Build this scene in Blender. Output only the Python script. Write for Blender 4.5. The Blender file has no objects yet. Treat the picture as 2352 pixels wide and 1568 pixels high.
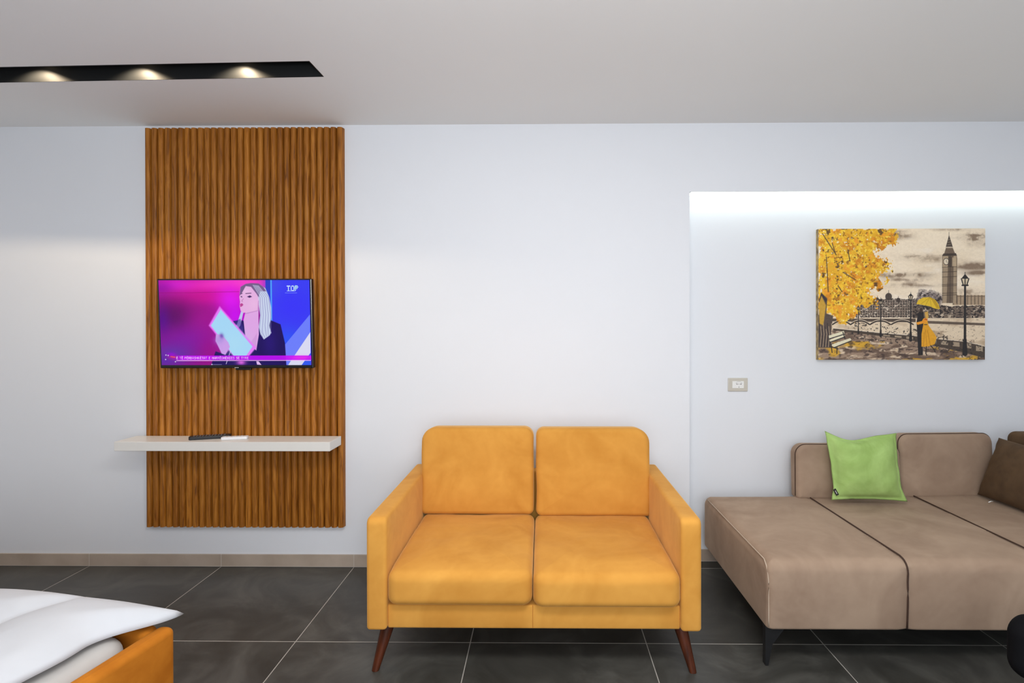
import bpy, bmesh, math, random
import numpy as np
from mathutils import Vector, Matrix, noise as mnoise
C = bpy.context.scene.collection
PI = math.pi
WY, NY, ZC = 3.3526, 3.4526, 2.6455      # main wall plane, niche back plane, ceiling height
NX, NZ = 0.877, 2.24                     # niche left side and soffit

# ------------------------------------------------------------------ helpers
def link(name, me, mat=None, parent=None, smooth=False):
    o = bpy.data.objects.new(name, me); C.objects.link(o)
    if mat: me.materials.append(mat)
    if parent is not None: o.parent = parent
    if smooth:
        me.polygons.foreach_set('use_smooth', [True]*len(me.polygons))
    return o
def obj(name, bm, mat=None, parent=None, smooth=False, autosmooth=None):
    bmesh.ops.recalc_face_normals(bm, faces=bm.faces[:])
    me = bpy.data.meshes.new(name); bm.to_mesh(me); bm.free()
    o = link(name, me, mat, parent, smooth)
    if autosmooth is not None:
        me.polygons.foreach_set('use_smooth', [True]*len(me.polygons))
        bm2 = bmesh.new(); bm2.from_mesh(me)
        for e in bm2.edges:
            if len(e.link_faces) == 2 and e.calc_face_angle(0) > autosmooth: e.smooth = False
        bm2.to_mesh(me); bm2.free()
    return o
def tag(o, label=None, cat=None, group=None, kind=None):
    if label: o['label'] = label
    if cat: o['category'] = cat
    if group: o['group'] = group
    if kind: o['kind'] = kind
    return o
def thing(name, label, cat, loc=(0,0,0), rotz=0, group=None):
    o = bpy.data.objects.new(name, None); C.objects.link(o)
    o.location = loc; o.rotation_euler = (0,0,rotz); o.empty_display_size = .1
    return tag(o, label, cat, group)
def add_box(bm, x0,x1,y0,y1,z0,z1, bevel=0, seg=2, mat=None):
    vs = [bm.verts.new((x,y,z)) for x in (x0,x1) for y in (y0,y1) for z in (z0,z1)]
    f = [(0,1,3,2),(4,6,7,5),(0,4,5,1),(2,3,7,6),(0,2,6,4),(1,5,7,3)]
    fs = [bm.faces.new([vs[i] for i in q]) for q in f]
    if bevel:
        es = list({e for q in fs for e in q.edges})
        bmesh.ops.recalc_face_normals(bm, faces=fs)
        bmesh.ops.bevel(bm, geom=es, offset=bevel, segments=seg, affect='EDGES', profile=.5)
    return vs
def box(*a, bevel=0, seg=2):
    bm = bmesh.new(); add_box(bm, *a, bevel=bevel, seg=seg); return bm
def tube(bm, pts, r, n=10, caps=True, r2=None):
    pts = [Vector(p) for p in pts]; rings = []; N = len(pts)
    up = Vector((0,0,1))
    for i,p in enumerate(pts):
        t = (pts[min(i+1,N-1)]-pts[max(i-1,0)]).normalized()
        a = t.cross(up)
        if a.length < 1e-3: a = t.cross(Vector((0,1,0)))
        a.normalize(); b = t.cross(a).normalized()
        rr = r if r2 is None else r+(r2-r)*i/(N-1)
        rings.append([bm.verts.new(p + a*math.cos(q)*rr + b*math.sin(q)*rr) for q in [2*PI*k/n for k in range(n)]])
    for i in range(N-1):
        for k in range(n):
            bm.faces.new((rings[i][k], rings[i][(k+1)%n], rings[i+1][(k+1)%n], rings[i+1][k]))
    if caps:
        bm.faces.new(rings[0][::-1]); bm.faces.new(rings[-1])
def rrect(w, h, R, n=8, top_only=False):
    """outline in 2D centred at 0, corner radii R (number or 4: br,tr,tl,bl)"""
    if not isinstance(R,(tuple,list)): R = (R,)*4
    pts = []
    cs = [(w/2,-h/2,-PI/2),(w/2,h/2,0),(-w/2,h/2,PI/2),(-w/2,-h/2,PI)]
    for (cx,cy,a0),r in zip(cs,R):
        ox = cx - math.copysign(r,cx); oy = cy - math.copysign(r,cy)
        for k in range(n+1):
            a = a0 + k/n*PI/2
            pts.append((ox+r*math.cos(a), oy+r*math.sin(a)))
    return pts
def resample(pts, d):
    out = []; N = len(pts)
    for i in range(N):
        a = Vector(pts[i]); b = Vector(pts[(i+1)%N]); L = (b-a).length
        m = max(1, int(math.ceil(L/d)))
        for k in range(m): out.append(tuple(a.lerp(b,k/m)))
    return out
def slab(outline, t, r_top, r_bot, bulge_top=0, bulge_bot=0, rings=10, seg=6, fn=None, d=.03):
    """soft slab: outline in XY, thickness along Z from 0 to t, rounded rims, domed caps"""
    pts = [Vector(p) for p in resample(outline, d)]; N = len(pts)
    nrm = []
    for i in range(N):
        tt = (pts[(i+1)%N]-pts[i-1]).normalized(); nrm.append(Vector((-tt.y, tt.x)))   # inward for CCW
    cen = sum(pts, Vector((0,0)))/N
    bx0,bx1 = min(p.x for p in pts),max(p.x for p in pts); by0,by1 = min(p.y for p in pts),max(p.y for p in pts)
    bm = bmesh.new(); loops = []
    def ring(ins, z, s=1.0, zb=0):
        L = []
        for p,n_ in zip(pts,nrm):
            q = p + n_*ins
            q = Vector((min(max(q.x,bx0+ins),bx1-ins), min(max(q.y,by0+ins),by1-ins)))
            q = cen + (q-cen)*s
            L.append(bm.verts.new((q.x,q.y,z+zb)))
        loops.append(L)
    bot = [(k/rings) for k in range(1,rings+1)]
    for s in bot: ring(r_bot, 0, s*.999, -bulge_bot*(1-s**3))
    for k in range(1,seg+1):
        a = k/seg*PI/2; ring(r_bot*(1-math.sin(a)), r_bot*(1-math.cos(a)))
    for k in range(1,4): ring(0, r_bot+(t-r_bot-r_top)*k/4)
    for k in range(seg+1):
        a = k/seg*PI/2; ring(r_top*(1-math.cos(a)), t-r_top+r_top*math.sin(a))
    for s in bot[::-1]:
        if s < .9995: ring(r_top, t, s, bulge_top*(1-s**3))
    for A,B in zip(loops,loops[1:]):
        for i in range(N):
            j = (i+1)%N; bm.faces.new((A[i],A[j],B[j],B[i]))
    bm.faces.new(loops[0][::-1]); bm.faces.new(loops[-1])
    bmesh.ops.remove_doubles(bm, verts=bm.verts[:], dist=2e-5)
    if fn:
        for v in bm.verts: v.co = Vector(fn(v.co))
    return bm
def xf(bm, M):
    bmesh.ops.transform(bm, matrix=M, verts=bm.verts[:]); return bm
def nz(p, s=1., seed=0): return mnoise.noise(Vector(p)*s + Vector((seed*7.3, seed*3.1, seed*1.7)))

# ------------------------------------------------------------------ materials
def srgb(r,g,b):
    f = lambda c: (c/255/12.92) if c/255 <= .04045 else ((c/255+.055)/1.055)**2.4
    return (f(r),f(g),f(b),1)
class NT:
    def __init__(s, name):
        s.m = bpy.data.materials.new(name); s.m.use_nodes = True; s.t = s.m.node_tree
        s.b = s.t.nodes['Principled BSDF']
    def n(s, ty, **k):
        x = s.t.nodes.new(ty)
        for a,b in k.items():
            if a[0]=='_': setattr(x, a[1:], b)
            else: x.inputs[a.replace('__',' ')].default_value = b
        return x
    def l(s, a, b): s.t.links.new(a, b)
def plain(name, col, rough=.5, metal=0, spec=.5, coat=0):
    q = NT(name); q.b.inputs['Base Color'].default_value = col
    q.b.inputs['Roughness'].default_value = rough; q.b.inputs['Metallic'].default_value = metal
    q.b.inputs['Specular IOR Level'].default_value = spec; q.b.inputs['Coat Weight'].default_value = coat
    return q.m
def emit(name, col, s):
    q = NT(name); q.b.inputs['Base Color'].default_value = (.8,.8,.8,1)
    q.b.inputs['Emission Color'].default_value = col; q.b.inputs['Emission Strength'].default_value = s
    return q.m
def mix3(q, fac, a, b, mode='MIX'):
    m = q.n('ShaderNodeMix', _data_type='RGBA', _blend_type=mode)
    if hasattr(fac,'is_linked') or not isinstance(fac,(int,float)): q.l(fac, m.inputs[0])
    else: m.inputs[0].default_value = fac
    for s_,v in ((6,a),(7,b)):
        if isinstance(v,(tuple,list)): m.inputs[s_].default_value = v
        else: q.l(v, m.inputs[s_])
    return m.outputs[2]
def ramp(q, fac, stops):
    r = q.n('ShaderNodeValToRGB'); e = r.color_ramp.elements
    while len(e) < len(stops): e.new(.5)
    for el,(p,c) in zip(e, stops): el.position = p; el.color = c
    q.l(fac, r.inputs[0]); return r.outputs[0]
def velvet(name, c1, c2, sheen=.5, scale=3., tint=None, rough=.85, lo=.38, hi=.68):
    q = NT(name); tc = q.n('ShaderNodeTexCoord')
    a = q.n('ShaderNodeTexNoise', Scale=scale, Detail=3., Distortion=1.2, Roughness=.55); q.l(tc.outputs['Object'], a.inputs['Vector'])
    b = q.n('ShaderNodeTexNoise', Scale=scale*9, Detail=2., Distortion=.4); q.l(tc.outputs['Object'], b.inputs['Vector'])
    f = q.n('ShaderNodeTexNoise', Scale=900., Detail=1.); q.l(tc.outputs['Object'], f.inputs['Vector'])
    mm = q.n('ShaderNodeMath', _operation='MULTIPLY_ADD'); mm.inputs[1].default_value = .18
    q.l(b.outputs['Fac'], mm.inputs[0]); q.l(a.outputs['Fac'], mm.inputs[2])
    col = ramp(q, mm.outputs[0], [(lo,c1),(hi+.08,c2)])
    q.l(col, q.b.inputs['Base Color'])
    q.b.inputs['Roughness'].default_value = rough; q.b.inputs['Specular IOR Level'].default_value = .15
    q.b.inputs['Sheen Weight'].default_value = sheen; q.b.inputs['Sheen Roughness'].default_value = .35
    q.b.inputs['Sheen Tint'].default_value = tint or c2
    bp = q.n('ShaderNodeBump', Strength=.12, Distance=.001); q.l(f.outputs['Fac'], bp.inputs['Height'])
    bp2 = q.n('ShaderNodeBump', Strength=.14, Distance=.005); q.l(a.outputs['Fac'], bp2.inputs['Height']); q.l(bp.outputs[0], bp2.inputs['Normal'])
    q.l(bp2.outputs[0], q.b.inputs['Normal'])
    return q.m
def paint_mat(name, col, rough=.6):
    q = NT(name); tc = q.n('ShaderNodeTexCoord')
    a = q.n('ShaderNodeTexNoise', Scale=1.1, Detail=3.); q.l(tc.outputs['Object'], a.inputs['Vector'])
    f = q.n('ShaderNodeTexNoise', Scale=260., Detail=2.); q.l(tc.outputs['Object'], f.inputs['Vector'])
    c = ramp(q, a.outputs['Fac'], [(.3,tuple(v*.985 for v in col[:3])+(1,)),(.7,col)])
    q.l(c, q.b.inputs['Base Color']); q.b.inputs['Roughness'].default_value = rough
    q.b.inputs['Specular IOR Level'].default_value = .25
    bp = q.n('ShaderNodeBump', Strength=.08, Distance=.001); q.l(f.outputs['Fac'], bp.inputs['Height']); q.l(bp.outputs[0], q.b.inputs['Normal'])
    return q.m

M_wall = paint_mat('wall_paint', (.785,.80,.835,1))
M_ceil = paint_mat('ceiling_paint', (.86,.855,.845,1))
M_black = plain('black_channel', (.012,.013,.014,1), .45)
M_blackmetal = plain('black_metal', (.010,.010,.011,1), .4)
M_ochre = velvet('ochre_velvet', srgb(196,134,54), srgb(222,162,76), .5, 3.2, srgb(255,214,150), lo=.34, hi=.80)
M_bedochre = velvet('bed_ochre_velvet', srgb(170,98,22), srgb(198,122,36), .25, 4., srgb(240,170,80))
M_taupe = velvet('taupe_velvet', srgb(150,126,107), srgb(172,148,127), .4, 3.0, srgb(205,185,165))
M_brown = velvet('brown_velvet', srgb(80,62,46), srgb(98,77,56), .2, 5., srgb(140,120,95))
M_green = velvet('green_velvet', srgb(150,180,100), srgb(174,204,124), .4, 5., srgb(210,235,170))
M_pipe = plain('dark_piping', srgb(66,44,32), .8)
M_pipel = plain('light_piping', srgb(188,168,148), .8)
M_white = plain('white_lacquer', (.78,.76,.72,1), .35)
M_tvblack = plain('tv_bezel', (.008,.008,.010,1), .22)
M_linen = velvet('white_bedding', (.60,.62,.66,1), (.66,.68,.72,1), .05, 2., (1,1,1,1), .9)
M_sheet = velvet('sheet_fabric', (.50,.48,.46,1), (.56,.54,.52,1), .1, 2., (1,1,1,1), .9)
M_plate = plain('beige_plate', srgb(200,194,182), .4)
M_socket = plain('socket_white', srgb(236,235,232), .35)
M_hole = plain('socket_hole', (.01,.01,.01,1), .6)

def wood_leg():
    q = NT('walnut_leg'); tc = q.n('ShaderNodeTexCoord'); mp = q.n('ShaderNodeMapping'); mp.inputs['Scale'].default_value = (40,40,5)
    q.l(tc.outputs['Object'], mp.inputs[0]); a = q.n('ShaderNodeTexNoise', Scale=1.5, Detail=4.); q.l(mp.outputs[0], a.inputs['Vector'])
    q.l(ramp(q, a.outputs['Fac'], [(.3,srgb(58,24,8)),(.7,srgb(92,42,18))]), q.b.inputs['Base Color'])
    q.b.inputs['Roughness'].default_value = .4; return q.m
M_leg = wood_leg()

def slat_wood(pitch, x0):
    q = NT('oak_slats'); tc = q.n('ShaderNodeTexCoord'); sp = q.n('ShaderNodeSeparateXYZ'); q.l(tc.outputs['Object'], sp.inputs[0])
    a = q.n('ShaderNodeMath', _operation='SUBTRACT'); a.inputs[1].default_value = x0; q.l(sp.outputs[0], a.inputs[0])
    b = q.n('ShaderNodeMath', _operation='DIVIDE'); b.inputs[1].default_value = pitch; q.l(a.outputs[0], b.inputs[0])
    fl = q.n('ShaderNodeMath', _operation='FLOOR'); q.l(b.outputs[0], fl.inputs[0])
    wn = q.n('ShaderNodeTexWhiteNoise', _noise_dimensions='1D'); q.l(fl.outputs[0], wn.inputs['W'])
    sc = q.n('ShaderNodeMath', _operation='MULTIPLY'); sc.inputs[1].default_value = 9.; q.l(wn.outputs['Value'], sc.inputs[0])
    z = q.n('ShaderNodeMath', _operation='MULTIPLY_ADD'); z.inputs[1].default_value = 1.; q.l(sp.outputs[2], z.inputs[0]); q.l(sc.outputs[0], z.inputs[2])
    cb = q.n('ShaderNodeCombineXYZ')
    xm = q.n('ShaderNodeMath', _operation='MULTIPLY'); xm.inputs[1].default_value = 55.; q.l(sp.outputs[0], xm.inputs[0])
    ym = q.n('ShaderNodeMath', _operation='MULTIPLY'); ym.inputs[1].default_value = 55.; q.l(sp.outputs[1], ym.inputs[0])
    zm = q.n('ShaderNodeMath', _operation='MULTIPLY'); zm.inputs[1].default_value = 4.2; q.l(z.outputs[0], zm.inputs[0])
    q.l(xm.outputs[0], cb.inputs[0]); q.l(ym.outputs[0], cb.inputs[1]); q.l(zm.outputs[0], cb.inputs[2])
    g = q.n('ShaderNodeTexNoise', Scale=1., Detail=4., Distortion=1.5); q.l(cb.outputs[0], g.inputs['Vector'])
    base = ramp(q, g.outputs['Fac'], [(.25,srgb(112,62,8)),(.5,srgb(166,102,28)),(.78,srgb(196,130,50))])
    tone = ramp(q, wn.outputs['Value'], [(0,(.78,.74,.68,1)),(.8,(1,1,1,1)),(1,(1.15,1.15,1.1,1))])
    q.l(mix3(q, 1., base, tone, 'MULTIPLY'), q.b.inputs['Base Color'])
    q.b.inputs['Roughness'].default_value = .48; q.b.inputs['Specular IOR Level'].default_value = .35
    return q.m

def tile_floor():
    q = NT('charcoal_tiles'); tc = q.n('ShaderNodeTexCoord'); sp = q.n('ShaderNodeSeparateXYZ'); q.l(tc.outputs['Object'], sp.inputs[0])
    def grid(out, off, pitch, half):
        a = q.n('ShaderNodeMath', _operation='SUBTRACT'); a.inputs[1].default_value = off; q.l(out, a.inputs[0])
        b = q.n('ShaderNodeMath', _operation='DIVIDE'); b.inputs[1].default_value = pitch; q.l(a.outputs[0], b.inputs[0])
        r = q.n('ShaderNodeMath', _operation='ROUND'); q.l(b.outputs[0], r.inputs[0])
        d = q.n('ShaderNodeMath', _operation='SUBTRACT'); q.l(b.outputs[0], d.inputs[0]); q.l(r.outputs[0], d.inputs[1])
        ab = q.n('ShaderNodeMath', _operation='ABSOLUTE'); q.l(d.outputs[0], ab.inputs[0])
        lt = q.n('ShaderNodeMath', _operation='LESS_THAN'); lt.inputs[1].default_value = half/pitch; q.l(ab.outputs[0], lt.inputs[0])
        fl = q.n('ShaderNodeMath', _operation='FLOOR'); q.l(b.outputs[0], fl.inputs[0])
        return lt.outputs[0], fl.outputs[0]
    gx, ix = grid(sp.outputs[0], -1.1285, .8, .0021)
    gy, iy = grid(sp.outputs[1], 2.548, .8, .0024)
    mx = q.n('ShaderNodeMath', _operation='MAXIMUM'); q.l(gx, mx.inputs[0]); q.l(gy, mx.inputs[1])
    cb = q.n('ShaderNodeCombineXYZ'); q.l(ix, cb.inputs[0]); q.l(iy, cb.inputs[1])
    wn = q.n('ShaderNodeTexWhiteNoise', _noise_dimensions='2D'); q.l(cb.outputs[0], wn.inputs['Vector'])
    ad = q.n('ShaderNodeVectorMath', _operation='MULTIPLY_ADD'); ad.inputs[1].default_value = (5,5,5)
    q.l(wn.outputs['Color'], ad.inputs[0]); q.l(tc.outputs['Object'], ad.inputs[2])
    n1 = q.n('ShaderNodeTexNoise', Scale=3.2, Detail=6., Roughness=.62, Distortion=1.0); q.l(ad.outputs[0], n1.inputs['Vector'])
    c = ramp(q, n1.outputs['Fac'], [(.28,srgb(52,51,47)),(.5,srgb(69,68,64)),(.75,srgb(94,93,88))])
    c = mix3(q, mx.outputs[0], c, srgb(176,172,164))
    q.l(c, q.b.inputs['Base Color'])
    rr = q.n('ShaderNodeMath', _operation='MULTIPLY_ADD'); rr.inputs[1].default_value = .18; rr.inputs[2].default_value = .32
    q.l(n1.outputs['Fac'], rr.inputs[0]); q.l(rr.outputs[0], q.b.inputs['Roughness'])
    q.b.inputs['Specular IOR Level'].default_value = .4
    bp = q.n('ShaderNodeBump', Strength=.15, Distance=.002); q.l(n1.outputs['Fac'], bp.inputs['Height']); q.l(bp.outputs[0], q.b.inputs['Normal'])
    return q.m
def base_tile():
    q = NT('taupe_skirting'); tc = q.n('ShaderNodeTexCoord'); sp = q.n('ShaderNodeSeparateXYZ'); q.l(tc.outputs['Object'], sp.inputs[0])
    a = q.n('ShaderNodeMath', _operation='MULTIPLY_ADD'); a.inputs[1].default_value = 1/.8; a.inputs[2].default_value = 1.1285/.8; q.l(sp.outputs[0], a.inputs[0])
    r = q.n('ShaderNodeMath', _operation='ROUND'); q.l(a.outputs[0], r.inputs[0])
    d = q.n('ShaderNodeMath', _operation='SUBTRACT'); q.l(a.outputs[0], d.inputs[0]); q.l(r.outputs[0], d.inputs[1])
    ab = q.n('ShaderNodeMath', _operation='ABSOLUTE'); q.l(d.outputs[0], ab.inputs[0])
    lt = q.n('ShaderNodeMath', _operation='LESS_THAN'); lt.inputs[1].default_value = .0020/.8; q.l(ab.outputs[0], lt.inputs[0])
    zz = q.n('ShaderNodeMath', _operation='LESS_THAN'); zz.inputs[1].default_value = .0045; q.l(sp.outputs[2], zz.inputs[0])
    mx = q.n('ShaderNodeMath', _operation='MAXIMUM'); q.l(lt.outputs[0], mx.inputs[0]); q.l(zz.outputs[0], mx.inputs[1])
    n1 = q.n('ShaderNodeTexNoise', Scale=6., Detail=4.); q.l(tc.outputs['Object'], n1.inputs['Vector'])
    c = ramp(q, n1.outputs['Fac'], [(.3,srgb(170,154,138)),(.7,srgb(190,174,158))])
    q.l(mix3(q, mx.outputs[0], c, srgb(196,188,178)), q.b.inputs['Base Color'])
    q.b.inputs['Roughness'].default_value = .45; return q.m

# ------------------------------------------------------------------ the room
XL, XR, YB = -3.7, 3.13, -1.9
fl = obj('floor', box(XL-.1,XR+.1,YB-.1,3.62,-.12,0), tile_floor()); tag(fl, kind='structure')
SX0, SX1, SY0, SY1 = -3.2, -1.056, 2.545, 2.705          # light channel opening
bm = bmesh.new()
SK = math.atan(.026)                                     # the channel runs a touch out of square with the wall
def crot(x, y): return (SX1+x*math.cos(SK)+y*math.sin(SK), SY0-x*math.sin(SK)+y*math.cos(SK))
def prism(pts, z0, z1):
    a = [bm.verts.new((x,y,z0)) for x,y in pts]; b = [bm.verts.new((x,y,z1)) for x,y in pts]
    bm.faces.new(a[::-1]); bm.faces.new(b)
    for i in range(len(a)): j = (i+1)%len(a); bm.faces.new((a[i],a[j],b[j],b[i]))
LL, WW = SX1-SX0, SY1-SY0
c00,c10,c11,c01 = crot(-LL,0),crot(0,0),crot(0,WW),crot(-LL,WW)
o00,o10,o11,o01 = (XL-.1,YB-.1),(XR+.1,YB-.1),(XR+.1,3.62),(XL-.1,3.62)
for pp in ([o00,o10,c10,c00],[o10,o11,c11,c10],[o11,o01,c01,c11],[o01,o00,c00,c01]): prism(pp, ZC, ZC+.14)
tag(obj('ceiling', bm, M_ceil), kind='structure')
bm = bmesh.new()
add_box(bm, XL,NX,WY,3.62,0,ZC); add_box(bm, NX,XR,WY,3.62,NZ,ZC); add_box(bm, NX,XR,NY,3.62,0,NZ)
tag(obj('wall_back', bm, M_wall), kind='structure')
tag(obj('wall_left', box(XL-.1,XL,YB,3.62,0,ZC), M_wall), kind='structure')
tag(obj('wall_right', box(XR,XR+.1,YB,3.62,0,ZC), M_wall), kind='structure')
WX0,WX1,WZ0,WZ1 = -1.5,1.7,.35,2.35
bm = bmesh.new()
add_box(bm, XL,WX0,YB-.1,YB,0,ZC); add_box(bm, WX1,XR,YB-.1,YB,0,ZC)
add_box(bm, WX0,WX1,YB-.1,YB,0,WZ0); add_box(bm, WX0,WX1,YB-.1,YB,WZ1,ZC)
tag(obj('wall_front', bm, M_wall), kind='structure')
bm = bmesh.new()
for x in (WX0,(WX0+WX1)/2-.03,WX1-.06): add_box(bm, x,x+.06,YB-.08,YB-.02,WZ0,WZ1)
for z in (WZ0,WZ1-.06): add_box(bm, WX0+.06,WX1-.06,YB-.075,YB-.025,z,z+.06)
tag(obj('window_1', bm, M_white), kind='structure')
mb = base_tile()
tag(obj('baseboard_back', box(XL,NX-.001,WY-.010,WY-.0005,0.0005,.074,bevel=.0015), mb), kind='structure')
tag(obj('baseboard_niche', box(NX+.001,XR,NY-.010,NY-.0005,0.0005,.074,bevel=.0015), mb), kind='structure')

# LED strip in the niche soffit
led = thing('light_strip', 'cool white lit strip running under the soffit of the wall niche', 'light strip', (NX,3.404,NZ))
pr = obj('profile', box(.01,XR-NX-.01,-.046,.044,-.0015,-.0005), M_white, led)
obj('diffuser', box(.012,XR-NX-.012,-.045,.043,-.0035,-.0015), emit('led_emission', (.86,1.,.93,1), 3.4), led)

# recessed light channel
ch = thing('recessed_light_channel', 'long black recessed spotlight channel in the white ceiling', 'ceiling light', (SX1,SY0,ZC), -SK)
bm = bmesh.new(); D_ = .105; w = .003; L = SX1-SX0; Wd = SY1-SY0
add_box(bm,-L+.0005,-.0005,.0005,w,-.001,D_); add_box(bm,-L+.0005,-.0005,Wd-w,Wd-.0005,-.001,D_)
add_box(bm,-L+.0005,-L+w,w,Wd-w,-.001,D_); add_box(bm,-w,-.0005,w,Wd-w,-.001,D_)
add_box(bm,-L+.0005,-.0005,.0005,Wd-.0005,D_,D_+.004)
obj('housing', bm, M_black, ch)
M_lampface = emit('lamp_face', (1,.80,.52,1), 3.)
for k in range(4):
    x = (-1.47-.505*k) - SX1
    bm = bmesh.new(); tube(bm, [(x,Wd/2,D_),(x,Wd/2,D_-.008)], .026, 24)
    s = obj('spotlight', bm, M_black, ch)
    bm = bmesh.new(); tube(bm, [(x,Wd/2,D_-.008),(x,Wd/2,D_-.0095)], .02, 24)
    obj('lens', bm, M_lampface, s)
    ld = bpy.data.lights.new('spot_lamp','SPOT'); ld.energy = 11; ld.color = (1,.80,.55); ld.spot_size = R_ = math.radians(136); ld.spot_blend = .55; ld.shadow_soft_size = .006
    lo = bpy.data.objects.new('spot_lamp', ld); C.objects.link(lo); lo.location = (x, Wd/2, D_-.016); lo.parent = ch

# ------------------------------------------------------------------ slatted oak panel
PX0, PX1, PZ0, PZ1 = -2.369, -1.180, .246, 2.622
NS = 30; pitch = (PX1-PX0)/NS
bm = bmesh.new(); prof = []
for i in range(NS):
    x0 = PX0+i*pitch
    prof.append((x0, WY-.012))
    w_ = pitch-.0065
    for k in range(9):
        a = PI - k/8*PI
        prof.append((x0+.0032+w_/2+math.cos(a)*w_/2, WY-.020-.018*math.sin(a)**.75))
    prof.append((x0+pitch-.0003, WY-.012))
vb = [bm.verts.new((x,y,PZ0)) for x,y in prof]; vt = [bm.verts.new((x,y,PZ1)) for x,y in prof]
for i in range(len(prof)-1): bm.faces.new((vb[i],vb[i+1],vt[i+1],vt[i]))
c = [(PX0,WY-.0005),(prof[-1][0],WY-.0005)]
cb_ = [bm.verts.new((x,y,PZ0)) for x,y in c]; ct_ = [bm.verts.new((x,y,PZ1)) for x,y in c]
bm.faces.new((cb_[0],cb_[1],ct_[1],ct_[0])); bm.faces.new((cb_[0],vb[0],vt[0],ct_[0])); bm.faces.new((cb_[1],ct_[1],vt[-1],vb[-1]))
bm.faces.new(vb+[cb_[1],cb_[0]]); bm.faces.new([*vt,ct_[1],ct_[0]][::-1])
pn = obj('slatted_wall_panel', bm, slat_wood(pitch, PX0), autosmooth=math.radians(40))
tag(pn, 'tall oak wall panel of narrow vertical rounded slats behind the television', 'wall panel')

# ------------------------------------------------------------------ floating shelf and remotes
SHZ = .792
sh = obj('wall_shelf', box(-2.415,-1.192,3.135,3.313,SHZ-.052,SHZ,bevel=.002), M_white)
tag(sh, 'white floating shelf on the slatted wood panel under the television', 'shelf')
def remote(name, label, cx, cy, ang, Lr, Wr, Hr, mbody, mbtn, rows, cols):
    t = thing(name, label, 'remote control', (cx,cy,SHZ+.0005), ang)
    o_ = rrect(Lr, Wr, Wr*.25)
    b = obj('body', slab(o_, Hr, .003, .003, rings=3, seg=3, d=.01), mbody, t, autosmooth=.9)
    bm = bmesh.new()
    for i in range(rows):
        for j in range(cols):
            x = -Lr/2+Lr*(.12+.8*i/(rows)); y = (j-(cols-1)/2)*Wr*.27
            xf_ = bmesh.ops.create_cone(bm, cap_ends=True, segments=10, radius1=Wr*.09, radius2=Wr*.075, depth=.002, matrix=Matrix.Translation((x,y,Hr+.001)))
    obj('buttons', bm, mbtn, t)
remote('remote_control', 'long black television remote lying on the white shelf', -1.925, 3.232, math.radians(20), .215,.047,.019, plain('remote_black',(.012,.012,.014,1),.4), plain('remote_keys',(.10,.09,.10,1),.5), 11, 3)
remote('remote_control', 'short white remote lying on the shelf beside the black remote', -1.772, 3.215, math.radians(14), .140,.042,.016, plain('remote_white',(.82,.82,.84,1),.35), plain('remote_keys_grey',(.55,.57,.6,1),.5), 5, 2)

# ------------------------------------------------------------------ painting on numpy canvases -> vertex colours
def toLin(c):
    c = np.asarray(c,float)/255.; return np.where(c<=.04045, c/12.92, ((c+.055)/1.055)**2.4)
class Canvas:
    def __init__(s, w, h, base=(0,0,0)):
        s.w,s.h = w,h; s.a = np.zeros((h,w,3))+np.array(base,float)
        s.Y,s.X = np.mgrid[0:h,0:w]; s.X = s.X/(w-1); s.Y = s.Y/(h-1); s.asp = h/w
    def blend(s, m, col):
        col = np.asarray(col,float)
        if col.ndim == 1: col = col[None,None,:]
        s.a += (col-s.a)*np.clip(m,0,1)[...,None]
    def poly(s, pts, col, soft=1.2, op=1., wob=None):
        # even-odd mask with soft edges, points in unit coords
        X = s.X*s.w; Y = s.Y*s.h
        if wob is not None: X = X+wob[0]; Y = Y+wob[1]
        ins = np.zeros(X.shape,bool); dm = np.full(X.shape,1e9)
        P = [(x*s.w,y*s.h) for x,y in pts]
        for (x0,y0),(x1,y1) in zip(P,P[1:]+P[:1]):
            cond = ((y0>Y)!=(y1>Y))
            if y1 != y0: ins ^= cond & (X < (x1-x0)*(Y-y0)/(y1-y0)+x0)
            dx,dy = x1-x0,y1-y0; L = dx*dx+dy*dy+1e-9
            t = np.clip(((X-x0)*dx+(Y-y0)*dy)/L,0,1)
            dm = np.minimum(dm, np.hypot(X-x0-t*dx, Y-y0-t*dy))
        m = np.clip(.5+np.where(ins,dm,-dm)/soft,0,1)*op
        s.blend(m, col); return m
    def line(s, pts, wd, col, op=1., w2=None):
        X = s.X*s.w; Y = s.Y*s.h; P = [(x*s.w,y*s.h) for x,y in pts]; m = np.zeros(X.shape)
        n = len(P)-1
        xs=[p[0] for p in P]; ys=[p[1] for p in P]; pad = max(wd, w2 or 0)+2
        x0b=max(0,int(min(xs)-pad)); x1b=min(s.w,int(max(xs)+pad)+1); y0b=max(0,int(min(ys)-pad)); y1b=min(s.h,int(max(ys)+pad)+1)
        if x1b<=x0b or y1b<=y0b: return
        sl=(slice(y0b,y1b),slice(x0b,x1b)); X=X[sl];Y=Y[sl]; m=np.zeros(X.shape)
        for i,((x0,y0),(x1,y1)) in enumerate(zip(P,P[1:])):
            dx,dy = x1-x0,y1-y0; L = dx*dx+dy*dy+1e-9
            t = np.clip(((X-x0)*dx+(Y-y0)*dy)/L,0,1); d = np.hypot(X-x0-t*dx, Y-y0-t*dy)
            ww = wd if w2 is None else wd+(w2-wd)*(i+t)/n
            m = np.maximum(m, np.clip(ww/2-d+.5,0,1))
        s.a[sl] += (np.asarray(col,float)-s.a[sl])*(m*op)[...,None]
    def ell(s, cx,cy,rx,ry,col,op=1.,soft=1.2):
        d = (np.hypot((s.X-cx)/rx,(s.Y-cy)/ry)-1)*min(rx*s.w,ry*s.h)
        s.blend(np.clip(.5-d/soft,0,1)*op, col)
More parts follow.
